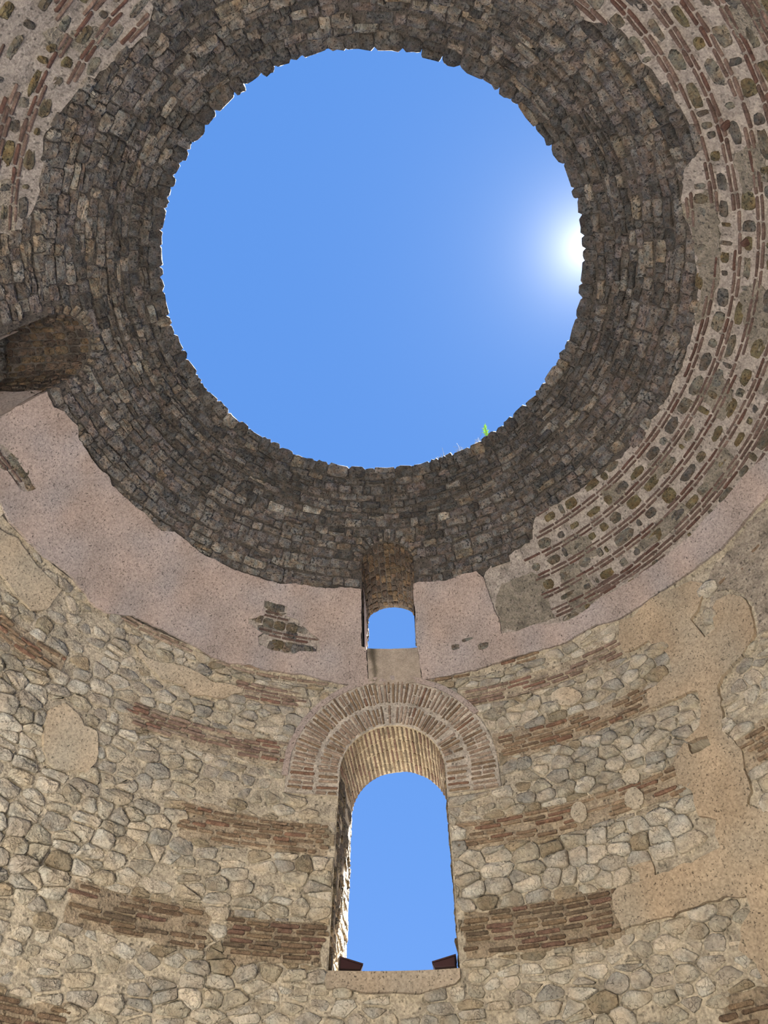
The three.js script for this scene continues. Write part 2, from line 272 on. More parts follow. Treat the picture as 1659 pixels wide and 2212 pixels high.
// ───────── the setting: walls, dome, floor ─────────
const SPLIT = 9.6;                        // the walls end and the dome begins
const wallLeft = root('wall_left', 'round rubble stone wall left of the tall arched window, with brick bands and pale plaster patches', 'wall', 'structure');
const wallRight = root('wall_right', 'round rubble stone wall right of the tall arched window, with large beige plaster patches', 'wall', 'structure');
const dome = root('ceiling', 'dark stone dome with a round open hole, pink plaster ring below and brick strips at the right', 'ceiling', 'structure');
const window1 = root('window_1', 'tall arched window ringed by two rows of thin bricks', 'window', 'structure');
const window2 = root('window_2', 'small arched window high above the tall window, with a long brown stone vault', 'window', 'structure');
const window3 = root('window_3', 'shadowed arched window at the left edge of the dome', 'window', 'structure');

const UC = 3.05 * D2R * 6, UB = 6 * Math.PI;
const wallOff = (u, v) => { let o = (fbm(u * 2.2, v * 2.2, 61, 4) - 0.5) * 0.04 + (fbm(u * 9, v * 9, 62, 3) - 0.5) * 0.03; if (inside(hole, u, v)) o = -0.28; return o; };
const domeOff = (u, v) => (fbm(u * 3, v * 3, 71, 4) - 0.5) * 0.05;
const wallMap = (u, v) => surf(u, v, wallOff(u, v)).p, domeMap = (u, v) => surf(u, v, domeOff(u, v)).p;
const half1 = W1.hole.slice(0, W1.profile.length), top1 = Math.floor(W1.profile.length / 2);
const DOOR_U = 12 * D2R * 6, DOOR_Y = 4;
{
  const l = half1.slice(0, top1 + 1), r = half1.slice(top1).reverse(), um = l[l.length - 1][0], sillM = W1.uvAt(0, W1.sill);
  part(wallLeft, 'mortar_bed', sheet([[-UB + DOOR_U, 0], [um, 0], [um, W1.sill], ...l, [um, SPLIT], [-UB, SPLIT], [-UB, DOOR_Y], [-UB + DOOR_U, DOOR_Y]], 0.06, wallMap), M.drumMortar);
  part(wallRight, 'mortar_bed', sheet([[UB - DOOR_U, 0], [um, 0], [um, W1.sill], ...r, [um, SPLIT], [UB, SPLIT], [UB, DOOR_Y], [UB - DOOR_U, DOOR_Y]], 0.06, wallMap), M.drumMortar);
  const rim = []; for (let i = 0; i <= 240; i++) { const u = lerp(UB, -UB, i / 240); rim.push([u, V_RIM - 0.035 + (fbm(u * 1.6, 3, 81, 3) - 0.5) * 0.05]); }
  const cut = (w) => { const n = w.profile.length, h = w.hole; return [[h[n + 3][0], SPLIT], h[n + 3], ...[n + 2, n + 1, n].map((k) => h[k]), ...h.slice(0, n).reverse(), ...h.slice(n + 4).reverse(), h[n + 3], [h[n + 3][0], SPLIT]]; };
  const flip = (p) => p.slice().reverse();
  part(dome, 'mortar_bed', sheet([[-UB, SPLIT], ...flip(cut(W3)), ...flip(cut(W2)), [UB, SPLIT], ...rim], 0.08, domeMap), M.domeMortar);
}
const plasterOff = (amp) => (u, v) => amp + (fbm(u * 1.3, v * 1.3, 91, 4) - 0.5) * 0.03 + (fbm(u * 7, v * 7, 92, 2) - 0.5) * 0.008;
function plaster(parent, poly, m, thick = 0.05, rag = 0.03, label) {
  const off = plasterOff(thick), p = rag ? ragged(poly, 0.06, rag) : poly;
  return part(parent, 'plaster', sheet(p, 0.12, (u, v) => surf(u, v, off(u, v)).p, (u, v) => surf(u, v, -0.03).p), m, label);
}
// the patch left bare inside the pink plaster is cut out by a bridge from its lower edge
{
  const pl = Z.pinkLeft, k = 37, hp = Z.patchLeft, s = 12;   // bridge from the lower edge to the patch
  const loop = [...hp.slice(s), ...hp.slice(0, s + 1)];
  const area = (q) => THREE.ShapeUtils.area(q.map((a) => new THREE.Vector2(...a)));
  const best = pl.reduce((b, q, i) => (Math.hypot(q[0] - hp[s][0], q[1] - hp[s][1]) < b[0] ? [Math.hypot(q[0] - hp[s][0], q[1] - hp[s][1]), i] : b), [1e9, 0])[1];
  const ring = area(pl) * area(hp) > 0 ? loop.reverse() : loop;
  const joined = [...pl.slice(0, best + 1), ...ring, ...pl.slice(best)];
  const open = [Z.pinkLeft.findIndex(() => true)];
  plaster(dome, joined, M.pink, 0.06, 0.025, 'pinkish rough plaster');
}
plaster(dome, Z.pinkRight, M.pink, 0.06, 0.025, 'pinkish rough plaster');
{ // darker streak running down from the sill's left end
  const [u0, u1, v0, v1] = boxOf(Z.apron), t = texPair(256, (x, y) => {
    const f = fbm(x * 60, y * 60, 191, 3, 60), a = fbm(x * 6, y * 6, 192, 4, 6), c = 0.13 + 0.03 * Math.sin(y * 5), wd = 0.035 + 0.05 * y * y + 0.04 * (fbm(3, y * 8, 193, 3) - 0.5), st = Math.exp(-(((x - c) / wd) ** 2)) * (0.55 + 0.45 * y), v = (0.84 + 0.2 * (a - 0.5) + 0.25 * (f - 0.5)) * (1 - 0.5 * st);
    return [v, v, v * (1 - 0.06 * st), 0.5 + 0.5 * (f - 0.5)];
  });
  for (const k of t) { k.wrapS = k.wrapT = THREE.ClampToEdgeWrapping; k.repeat.set(1 / (u1 - u0), 1 / (v1 - v0)); k.offset.set(-u0 / (u1 - u0), -v0 / (v1 - v0)); }
  M.streaked = mat(t, '#b8aa9c', 0.004);
}
plaster(dome, Z.apron, M.streaked, 0.055, 0.006, 'brownish plaster apron under the small window');
plaster(wallRight, Z.beige, M.beigeRightDimmed, 0.055, 0.03, 'large smooth beige plaster patch');
plaster(wallLeft, Z.oval, M.beige, 0.06, 0.03, 'oval beige plaster patch');
plaster(wallLeft, Z.leftStrip, M.beige, 0.055, 0.03, 'beige plaster strip');
plaster(wallLeft, Z.smear, M.beige, 0.05, 0.04);
for (const k of ['spotA', 'spotB', 'spotC', 'spotD']) plaster(wallRight, Z[k], M.beige, 0.06, 0.02, 'small round beige plaster patch');
plaster(window1, Z.sillBed, M.warm, 0.07, 0, 'smooth plaster sill');
{
  const off = (u, v) => 0.022 + domeOff(u, v) * 0.8;
  for (const p of [Z.brickDome, Z.brickDomeLeft]) part(dome, 'pointing', sheet(ragged(p, 0.08, 0.05), 0.1, (u, v) => surf(u, v, off(u, v)).p, (u, v) => surf(u, v, -0.03).p), M.stripMortar, 'light mortar pointing');
}
for (const p of [[[1070, 1300], [1085, 1262], [1150, 1235], [1178, 1250], [1185, 1290], [1198, 1335], [1160, 1348], [1110, 1362], [1085, 1362]], [[1207, 1226], [1250, 1216], [1287, 1268], [1298, 1290], [1262, 1318], [1238, 1328], [1222, 1290]], [[1245, 1150], [1275, 1165], [1300, 1195], [1252, 1208], [1225, 1195], [1215, 1170]], [[1370, 1186], [1420, 1130], [1478, 1085], [1495, 1102], [1450, 1150], [1385, 1192]], [[1482, 880], [1545, 803], [1580, 830], [1588, 880], [1560, 908], [1520, 866]], [[1512, 1060], [1560, 962], [1598, 1000], [1560, 1050], [1530, 1088]], [[1472, 440], [1540, 402], [1555, 470], [1555, 600], [1530, 680], [1504, 700], [1514, 640], [1504, 520]], [[1600, 640], [1640, 600], [1670, 660], [1650, 760], [1615, 740]], [[1560, 10], [1660, -10], [1670, 60], [1610, 90]], [[86, 70], [120, 52], [150, 88], [140, 118], [100, 100]], [[150, 60], [215, 55], [222, 90], [180, 118], [150, 100]], [[1575, 1195], [1620, 1130], [1690, 1060], [1700, 1480], [1650, 1400], [1640, 1365], [1632, 1310], [1612, 1282], [1580, 1272], [1545, 1280], [1530, 1262], [1540, 1230]], [[1300, 1060], [1345, 1040], [1352, 1070], [1318, 1095]], [[1395, 1010], [1440, 968], [1455, 1000], [1415, 1040]], [[1590, 330], [1650, 300], [1665, 380], [1610, 420]], [[0, 385], [30, 385], [38, 440], [30, 500], [-20, 505]]])
  part(dome, 'rough_patch', sheet(ragged(trace(p), 0.05, 0.05), 0.06, (u, v) => surf(u, v, 0.036 + domeOff(u, v) * 0.8 + (fbm(u * 12, v * 12, 95, 3) - 0.5) * 0.03).p, (u, v) => surf(u, v, -0.02).p), p[0][0] === 1575 || p[0][0] === 0 ? M.mottled : M.rough, 'rough brownish bare mortar');
// outside faces, ledge, roof ring, floor and ground
{
  const outerAt = (rad) => (u, v) => new THREE.Vector3(rad * Math.sin(u / 6), v, -rad * Math.cos(u / 6));
  const outline = (w) => w.profile.map(([x, y]) => { const p = w.at(x, y, 1); let a = Math.atan2(p.x, -p.z); return [a * 6, y]; });
  const o1 = outline(W1), t = Math.floor(o1.length / 2), um = o1[t][0];
  part(wallLeft, 'outer_face', sheet([[-UB + DOOR_U, 0], [um, 0], [um, W1.sill], ...o1.slice(0, t + 1), [um, 9.95], [-UB, 9.95], [-UB, DOOR_Y], [-UB + DOOR_U, DOOR_Y]], 0.4, outerAt(7.4)), M.drumMortar);
  part(wallRight, 'outer_face', sheet([[UB - DOOR_U, 0], [um, 0], [um, W1.sill], ...o1.slice(t).reverse(), [um, 9.95], [UB, 9.95], [UB, DOOR_Y], [UB - DOOR_U, DOOR_Y]], 0.4, outerAt(7.4)), M.drumMortar);
  const notch = (w) => { const o = outline(w), m = (o[0][0] + o[o.length - 1][0]) / 2; return [[m, 9.95], [m, w.sill], ...o, [m, w.sill], [m, 9.95]]; };
  part(dome, 'outer_face', sheet([[-UB, 9.95], ...notch(W3), ...notch(W2), [UB, 9.95], [UB, 12.5], [-UB, 12.5]], 0.3, outerAt(6.45)), M.rough);
  part(dome, 'roof_ring', mergeGeometries([
    new THREE.LatheGeometry([[6.45, 12.4], [4.1, 13.0], [3.88, 12.94], [3.8, 12.8]].map((q) => new THREE.Vector2(...q)), 96), new THREE.LatheGeometry([[7.4, 9.95], [6.45, 9.96]].map((q) => new THREE.Vector2(...q)), 96)]), M.rough);
  for (const s of [-1, 1]) {
    const a = Math.PI + s * 12 * D2R, g = new THREE.BufferGeometry(), p = (r, y) => [r * Math.sin(a), y, -r * Math.cos(a)];
    g.setAttribute('position', new THREE.Float32BufferAttribute([...p(6, 0), ...p(7.4, 0), ...p(7.4, 4), ...p(6, 4)], 3)); g.setAttribute('uv', new THREE.Float32BufferAttribute([0, 0, 1.4, 0, 1.4, 4, 0, 4], 2)); g.setIndex([0, 1, 2, 0, 2, 3]); g.computeVertexNormals();
    part(s < 0 ? wallRight : wallLeft, 'doorway_reveal', g, M.drumMortar);
  }
  const lin = new THREE.RingGeometry(6, 7.4, 12, 1, Math.PI / 2 - 12 * D2R + Math.PI, 24 * D2R).rotateX(Math.PI / 2); lin.translate(0, 4, 0);
  part(wallLeft, 'doorway_lintel', lin, M.drumMortar);
  const floorM = mat(scaled(TX.limestone, 0.5), '#ffffff', 0.004, 0.8), groundM = mat(scaled(TX.mortar, 0.4), '#6f6a60', 0.01);
  const floor = finish(new THREE.Mesh(new THREE.CylinderGeometry(7.4, 7.4, 0.2, 72).translate(0, -0.1, 0), floorM)); floor.name = 'floor'; floor.userData = { kind: 'structure', label: 'worn pale limestone floor of the round hall', category: 'floor' }; scene.add(floor);
  const ground = finish(new THREE.Mesh(new THREE.RingGeometry(7.4, 60, 64).rotateX(-Math.PI / 2).translate(0, -0.02, 0), groundM)); ground.name = 'ground'; ground.userData = { kind: 'structure', label: 'worn paved ground outside the round hall', category: 'ground' }; scene.add(ground);
}

// ───────── stones and bricks ─────────
function chaikin(p, k = 0.22) { const o = []; for (let i = 0; i < p.length; i++) { const a = p[i], b = p[(i + 1) % p.length]; o.push([lerp(a[0], b[0], k), lerp(a[1], b[1], k)], [lerp(a[0], b[0], 1 - k), lerp(a[1], b[1], 1 - k)]); } return o; }
function simplify(p, min) { const o = []; for (const q of p) { const l = o[o.length - 1]; if (!l || Math.hypot(l[0] - q[0], l[1] - q[1]) > min) o.push(q); } if (o.length > 3 && Math.hypot(o[0][0] - o[o.length - 1][0], o[0][1] - o[o.length - 1][1]) < min) o.pop(); return o; }
// a weathered block: outline in its own plane (metres), rounded towards its face
function stoneGeo(poly, proud, bed = 0.05, rough = 0.25) {
  const n = poly.length, pos = [], uv = [], idx = [], tiltX = rr(-1, 1) * 0.12, tiltY = rr(-1, 1) * 0.12, uo = rnd() * 7, vo = rnd() * 7, turn = rnd() < 0.5 ? 1 : -1;
  let cx = 0, cy = 0; for (const q of poly) { cx += q[0] / n; cy += q[1] / n; }
  const rings = [[1.0, -bed], [1.0, proud * 0.35], [0.93, proud * 0.8], [0.72, proud], [0.36, proud * 1.04]];
  for (const [s, z] of rings) for (let i = 0; i < n; i++) {
    const j = s > 0.95 ? 0 : rough * 0.12, k = s * (1 + (rnd() - 0.5) * j), x = cx + (poly[i][0] - cx) * k, y = cy + (poly[i][1] - cy) * k;
    pos.push(x, y, z < 0 ? z : z + (rnd() - 0.5) * proud * rough * 1.4 + (x - cx) * tiltX + (y - cy) * tiltY); uv.push(x * turn + uo + (s > 0.99 ? (z < 0 ? 0.04 : 0) : 0), y + vo);
  }
  const c = pos.length / 3; pos.push(cx, cy, proud * (1 + (rnd() - 0.5) * rough)); uv.push(cx * turn + uo, cy + vo);
  for (let k = 0; k < rings.length - 1; k++) for (let i = 0; i < n; i++) { const a = k * n + i, b = k * n + ((i + 1) % n); idx.push(a, b, a + n, b, b + n, a + n); }
  for (let i = 0; i < n; i++) idx.push((rings.length - 1) * n + i, (rings.length - 1) * n + ((i + 1) % n), c);
  const g = new THREE.BufferGeometry();
  g.setAttribute('position', new THREE.Float32BufferAttribute(pos, 3)); g.setAttribute('uv', new THREE.Float32BufferAttribute(uv, 2)); g.setIndex(idx); g.computeVertexNormals();
  return g;
}
function brickOutline(w, h) { // slightly broken ends, worn edges
  const p = [], e = () => (rnd() - 0.5) * h * 0.28, c = h * 0.28, n = Math.max(1, Math.round(w / 0.14));
  const x0 = -w / 2, x1 = w / 2, y0 = -h / 2, y1 = h / 2;
  p.push([x0 + e(), y0 + c], [x0 + c, y0 + e() * 0.5]); for (let i = 1; i < n; i++) p.push([lerp(x0, x1, i / n), y0 + e()]);
  p.push([x1 - c, y0 + e() * 0.5], [x1 + e(), y0 + c], [x1 + e(), y1 - c], [x1 - c, y1 + e() * 0.5]); for (let i = n - 1; i > 0; i--) p.push([lerp(x0, x1, i / n), y1 + e()]);
  p.push([x0 + c, y1 + e() * 0.5], [x0 + e(), y1 - c]);
  return p;
}
function brickGeo(w, h, proud, bed = 0.04) {
  const poly = brickOutline(w, h), n = poly.length, pos = [], uv = [], idx = [], uo = rnd() * 5, vo = rnd() * 5;
  for (const [s, z] of [[1, -bed], [1, proud * 0.6], [0.9, proud]]) for (const [x, y] of poly) { const sx = s < 1 ? x - Math.sign(x) * h * 0.14 : x, sy = s < 1 ? y * 0.72 : y; pos.push(sx, sy, z < 0 ? z : z + (rnd() - 0.5) * 0.006); uv.push(x + uo + (z < 0 ? 0.03 : 0), sy + vo + (z < 0 ? 0.03 : 0)); }
  for (let k = 0; k < 2; k++) for (let i = 0; i < n; i++) { const a = k * n + i, b = k * n + ((i + 1) % n); idx.push(a, b, a + n, b, b + n, a + n); }
  for (const t of THREE.ShapeUtils.triangulateShape(poly.map((q) => new THREE.Vector2(...q)), [])) idx.push(...t.map((k) => k + 2 * n));
  const g = new THREE.BufferGeometry();
  g.setAttribute('position', new THREE.Float32BufferAttribute(pos, 3)); g.setAttribute('uv', new THREE.Float32BufferAttribute(uv, 2)); g.setIndex(idx); g.computeVertexNormals();
  return g;
}
// pieces wait here; place() makes the 300 that show largest single parts and joins the rest
const pieces = new Map();
function piece(parent, name, geo, m, frame, w, h, tilt = 0) {
  const basis = new THREE.Matrix4().makeBasis(frame.tx, frame.ty, frame.n), q = new THREE.Quaternion().setFromRotationMatrix(basis);
  if (tilt) q.multiply(new THREE.Quaternion().setFromAxisAngle(new THREE.Vector3(0, 0, 1), tilt));
  const key = parent.name + '/' + name; if (!pieces.has(key)) pieces.set(key, { parent, name, list: [] });
  pieces.get(key).list.push({ geo, m, p: frame.p.clone(), q, size: shownSize(frame.p, w, h) });
}
function place(stuffName) {
  for (const { parent, name, list } of pieces.values()) {
    const seen = list.filter((e) => e.size > 0); seen.sort((a, b) => b.size - a.size);
    for (const e of seen.slice(0, 300)) { const o = part(parent, name, e.geo, e.m); o.position.copy(e.p); o.quaternion.copy(e.q); }
    const rest = [...seen.slice(300), ...list.filter((e) => !(e.size > 0))]; if (!rest.length) continue;
    const byMat = new Map(); for (const e of rest) { const g = e.geo.clone().applyMatrix4(new THREE.Matrix4().compose(e.p, e.q, new THREE.Vector3(1, 1, 1))); if (!byMat.has(e.m)) byMat.set(e.m, []); byMat.get(e.m).push(g); }
    const mats = [...byMat.keys()], o = part(parent, stuffName[name] ?? name + '_remainder', mergeGeometries([...byMat.values()].map((l) => mergeGeometries(l)), true), mats); o.userData.kind = 'stuff';
  }
}

// brick bands of the drum: [height, rows, from u, to u, bricks, chance missing]
const uP = (x, y) => onWall(x, y)[0];
const BANDS = [
  [9.53, 2, uP(280, 1338), uP(415, 1397), M.brickPale, 0.05], [9.50, 2, uP(480, 1440), uP(755, 1478), M.brickPale, 0.3], [9.55, 2, uP(945, 1465), uP(1180, 1410), M.brickBrown, 0.35],
  [9.10, 4, uP(520, 1488), uP(648, 1508), M.brick, 0.12], [9.07, 4, uP(1008, 1510), uP(1345, 1389), M.brick, 0.12],
  [8.09, 5, uP(285, 1520), uP(614, 1635), M.brick, 0.1], [8.08, 5, uP(1072, 1605), uP(1405, 1518), M.brickBrown, 0.12],
  [8.27, 4, uP(-20, 1330), uP(130, 1440), M.brickBrown, 0.15],
  [6.72, 6, uP(398, 1770), uP(700, 1820), M.brickBrown, 0.1], [6.72, 5, uP(985, 1805), uP(1466, 1679), M.brickBrown, 0.08], [6.65, 5, uP(1585, 1640), uP(1700, 1580), M.brickBrown, 0.1],
  [5.34, 6, uP(160, 1945), uP(440, 2009), M.brickDark, 0.3], [5.31, 6, uP(495, 2020), uP(705, 2045), M.brickDark, 0.1], [5.38, 7, uP(990, 2010), uP(1337, 1980), M.brickDark, 0.1],
  [4.12, 4, uP(-30, 2190), uP(138, 2199), M.brickDark, 0.15], [4.08, 5, uP(1580, 2200), uP(1700, 2160), M.brickDark, 0.15],
  [9.02, 3, uP(1565, 1250), uP(1640, 1180), M.brickBrown, 0.2], [onWall(1365, 1243)[1], 5, uP(1300, 1280), uP(1436, 1205), M.brickDome, 0.06],
];
const PITCH = 0.078;
const inBand = (u, v, pad = 0) => BANDS.some(([y, n, a, b]) => u > a - pad && u < b + pad && Math.abs(v - y) < (n * PITCH) / 2 + pad);
const archR = (u, v) => { const x = (u - UC), y = v - W1.spring; return y > 0 ? Math.hypot(x, y) : Math.abs(x); };
const ARCH_OUT = 1.7, inArch = (u, v) => v > W1.spring - 0.55 && archR(u, v) < ARCH_OUT;
for (const [y, n, a, b, mats] of BANDS) if (y < 9.4 && n > 3) {
  const h = (n * PITCH) / 2 + 0.03, m = mats === M.brickDark ? M.bedD : mats === M.brickBrown ? M.bedC : M.bedB; let p = [[a - 0.05, y - h], [b + 0.05, y - h], [b + 0.05, y + h], [a - 0.05, y + h]];
  if (y > W1.sill && y < W1.spring + 0.4) p = p.map(([u, v]) => [Math.abs(u - UC) < 0.97 ? UC + Math.sign((a + b) / 2 - UC) * 0.97 : u, v]);
  part((a + b) / 2 < UC ? wallLeft : wallRight, 'band_mortar', sheet(ragged(p, 0.06, 0.05).map(([u, v]) => [u, v + (fbm(u * 1.7, y, 97, 2) - 0.5) * 0.22 * (v > y ? 1 : -1)]), 0.06, (u, v) => surf(u, v, 0.014 + wallOff(u, v)).p, (u, v) => surf(u, v, -0.04).p), m, 'brownish mortar of a brick band');
}
for (const [y, n, a, b, mats, miss] of BANDS) for (let k = 0; k < n; k++) {
  const v0 = y + (k - (n - 1) / 2) * PITCH, low = y > W1.sill && y < W1.spring + 0.3, b1 = low && b < UC ? Math.min(b + rr(-0.12, 0.12), UC - 0.885) : b + rr(-0.12, 0.12); let u = a + rr(-0.15, 0.12); if (low && a > UC) u = Math.max(u, UC + 0.89 + rr(0, 0.03));
  while (u < b1 - 0.06) {
    const w = Math.min(rr(0.2, 0.42), b1 - u), uc = u + w / 2, v = v0 + (fbm(uc * 1.5, k * 3.1, 101, 2) - 0.5) * 0.05; u += w + rr(0.02, 0.05);
    if (rnd() < miss || plastered(uc, v) || opened(uc, v) || inArch(uc - w / 2, v) || inArch(uc + w / 2, v)) continue;
    const own = v > SPLIT ? dome : uc < UC ? wallLeft : wallRight;
    piece(own, 'brick', brickGeo(w, rr(0.038, 0.052), rr(0.02, 0.045), 0.05), pick(mats), surf(uc, v, y < 9.4 && n > 3 ? 0.012 : 0), w, 0.045, rr(-0.012, 0.012));
  }
}

// rubble of the drum: cells of a stretched Voronoi diagram over jittered courses
{
  const S = [], SX = 0.62;
  for (let v = 3.3, row = 0; v < 9.75; row++) {
    const h = rr(0.13, 0.235); let u = -13 + rr(0, 0.3);
    while (u < 13.5) { const w = rr(0.15, 0.5); S.push([(u + w / 2) * SX, v + h / 2 + rr(-0.05, 0.05)]); if (w > 0.3 && rnd() < 0.28) S.push([(u + w / 2) * SX + rr(-0.05, 0.05), v + h * 0.95]); u += w; }
    v += h;
  }
  const grid = new Map(), cellOf = (x, y) => Math.floor(x / 0.4) + ',' + Math.floor(y / 0.4);
  S.forEach((s, i) => { const k = cellOf(...s); if (!grid.has(k)) grid.set(k, []); grid.get(k).push(i); });
  S.forEach((s, i) => {
    let cell = [[s[0] - 0.3, s[1] - 0.22], [s[0] + 0.3, s[1] - 0.22], [s[0] + 0.3, s[1] + 0.22], [s[0] - 0.3, s[1] + 0.22]];
    const gx = Math.floor(s[0] / 0.4), gy = Math.floor(s[1] / 0.4);
    const loose = clamp((fbm(s[0] * 0.8, s[1] * 1.1, 111, 3) - 0.36) * 3.2, 0, 1), joint = lerp(0.003, 0.02, loose) * rr(0.6, 1.3);
    for (let a = -2; a <= 2; a++) for (let b = -2; b <= 2; b++) for (const j of grid.get(gx + a + ',' + (gy + b)) ?? []) {
      if (j === i) continue; const t = S[j], dx = t[0] - s[0], dy = t[1] - s[1], d = Math.hypot(dx, dy); if (d > 0.75) continue;
      cell = clipLine(cell, s[0] + dx / 2 - (dx / d) * joint, s[1] + dy / 2 - (dy / d) * joint, dx / d, dy / d); if (cell.length < 3) return;
    }
    let poly = cell.map(([x, y]) => [x / SX, y]);
    // stay clear of brick bands
    for (const [y, n, a, b] of BANDS) { const h = (n * PITCH) / 2 + 0.015; if (s[0] / SX > a - 0.02 && s[0] / SX < b + 0.02 && Math.abs(s[1] - y) < h + 0.25) poly = s[1] > y ? clipHalf(poly, 1, y + h, false) : clipHalf(poly, 1, y - h, true); if (poly.length < 3) return; }
    poly = simplify(poly, 0.03).map((q) => [q[0] + rr(-0.016, 0.016), q[1] + rr(-0.012, 0.012)]); poly = simplify(chaikin(poly, rr(0.1, 0.22)), 0.018);
    if (poly.length < 4) return;
    // push corners out of the brick arch and the window
    poly = poly.map(([u, v]) => { if (v > W1.spring - 0.5 && v < 9.9) { const x = u - UC, y = Math.max(0, v - W1.spring), r = Math.hypot(x, y); if (r < ARCH_OUT + 0.06) { const k = (ARCH_OUT + 0.06) / r; return [UC + x * k, y > 0 ? W1.spring + y * k : v]; } } else if (v > W1.sill - 0.03 && v <= W1.spring - 0.5 && Math.abs(u - UC) < 0.885) return [UC + Math.sign(u - UC) * 0.885, v]; return [u, v]; });
    let cu = 0, cv = 0, area = 0; poly.forEach((q, k) => { cu += q[0] / poly.length; cv += q[1] / poly.length; const o = poly[(k + 1) % poly.length]; area += (q[0] * o[1] - o[0] * q[1]) / 2; });
    if (Math.abs(area) < 0.004 || inArch(cu, cv) || opened(cu, cv) || (cu > 5.6 && cv > 8.1 && fbm(cu, cv, 5, 2) > 0.42)) return;
    const hid = poly.filter((q) => plastered(...q)).length / poly.length; if (hid > 0.45 || plastered(cu, cv) || inside(hole, cu, cv)) return;
    if (cv > SPLIT + 0.1 || rnd() < loose * 0.13) return;
    const [bu0, bu1, bv0, bv1] = boxOf(poly), proud = rr(0.02, 0.055) * lerp(1.35, 0.75, loose) * clamp(Math.sqrt(Math.abs(area)) / 0.2, 0.55, 1.15);
    const nearBrown = BANDS.some(([y, n, a, b, mm]) => (mm === M.brickBrown || mm === M.brickDark) && cu > a - 0.3 && cu < b + 0.3 && Math.abs(cv - y) < (n * PITCH) / 2 + 0.13);
    const m = rnd() < (nearBrown ? 0.3 : 0.04) ? pick(M.browned) : pick(M.lime);
    piece(cu < UC ? wallLeft : wallRight, 'stone', stoneGeo(poly.map(([u, v]) => [u - cu, v - cv]), proud, 0.05, 0.55), m, surf(cu, cv, 0), bu1 - bu0, bv1 - bv0);
  });
}

// the dome: uneven courses of dark tufa blocks
for (let v = SPLIT + 0.02, row = 0; v < V_RIM - 0.03; row++) {
  const t = clamp((v - 10.4) / 2.5, 0, 1); let h = rr(0.13, 0.2) * lerp(1.15, 0.92, t); if (V_RIM + 0.01 - v - h < 0.12) h = V_RIM + 0.01 - v;
  const r = radiusAt(yOf(v + h / 2)), k = 6 / r; let u = -18.6 + rr(0, 0.3);
  const last = v + h > V_RIM - 0.05;
  while (u < 18.8) {
    const w = rr(0.15, 0.46) * lerp(1.1, 0.92, t), du = w * k, wob = (fbm(u * 0.9, row * 7, 121, 2) - 0.5) * (last ? 0.03 : 0.09) + (last ? rr(-0.025, 0.02) : 0), cu = u + du / 2, vv = v + h / 2 + wob; u += du;
    if (plastered(cu, vv) || opened(cu, vv) || within(Z.brickDome, cu, vv) || within(Z.brickDomeLeft, cu, vv)) continue;
    let skip = false; for (const wd of [W2, W3]) for (const [a, b] of [[-du / 2, -h / 2], [du / 2, -h / 2], [-du / 2, h / 2], [du / 2, h / 2]]) if (within(wd.hole, cu + a * 0.9, vv + b * 0.9)) skip = true;
    if (skip) continue;
    const f = last ? 0.001 : lerp(0.012, 0.004, rnd()), a = w / 2 - f, b = h / 2 - f * 0.9, j = () => rr(-0.02, 0.02);
    const split = w > 0.26 && rnd() < 0.14, hs = split ? [[-b / 2, b * 0.47], [b / 2, b * 0.47]] : [[0, b]];
    for (const [oy, hb] of hs) {
      const c = Math.min(a, hb) * (last ? rr(0.3, 0.5) : rr(0.15, 0.4));
      const poly = [[-a + j() * 0.6, oy - hb + c], [-a + c, oy - hb + j()], [rr(-0.3, 0.3) * a, oy - hb + j()], [a - c, oy - hb + j()], [a + j() * 0.6, oy - hb + c], [a + j() * 0.6, oy + hb - c], [a - c, oy + hb + j()], [rr(-0.3, 0.3) * a, oy + hb + j()], [-a + c, oy + hb + j()], [-a + j() * 0.6, oy + hb - c]];
      const warm = clamp((11.6 - vv) * 0.8 + (fbm(cu * 0.5, vv * 0.7, 131, 3) - 0.5) * 2.2, 0, 1), z = rnd();
      const m = z < 0.022 ? pick(M.tufaPale) : z < 0.06 + warm * 0.5 ? pick(M.tufaWarm) : rnd() < clamp((vv - 11.9) * 0.5 + (fbm(cu * 0.6, vv, 132, 2) - 0.5) * 0.8, 0, 0.85) ? pick(M.tufaDark) : pick(M.tufa);  // darker blocks toward the rim: soot crust, plus backlit contrast put into the colour
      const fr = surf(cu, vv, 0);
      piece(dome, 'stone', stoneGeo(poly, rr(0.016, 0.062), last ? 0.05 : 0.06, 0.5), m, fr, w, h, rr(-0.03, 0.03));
    }
  }
  v += h;
}
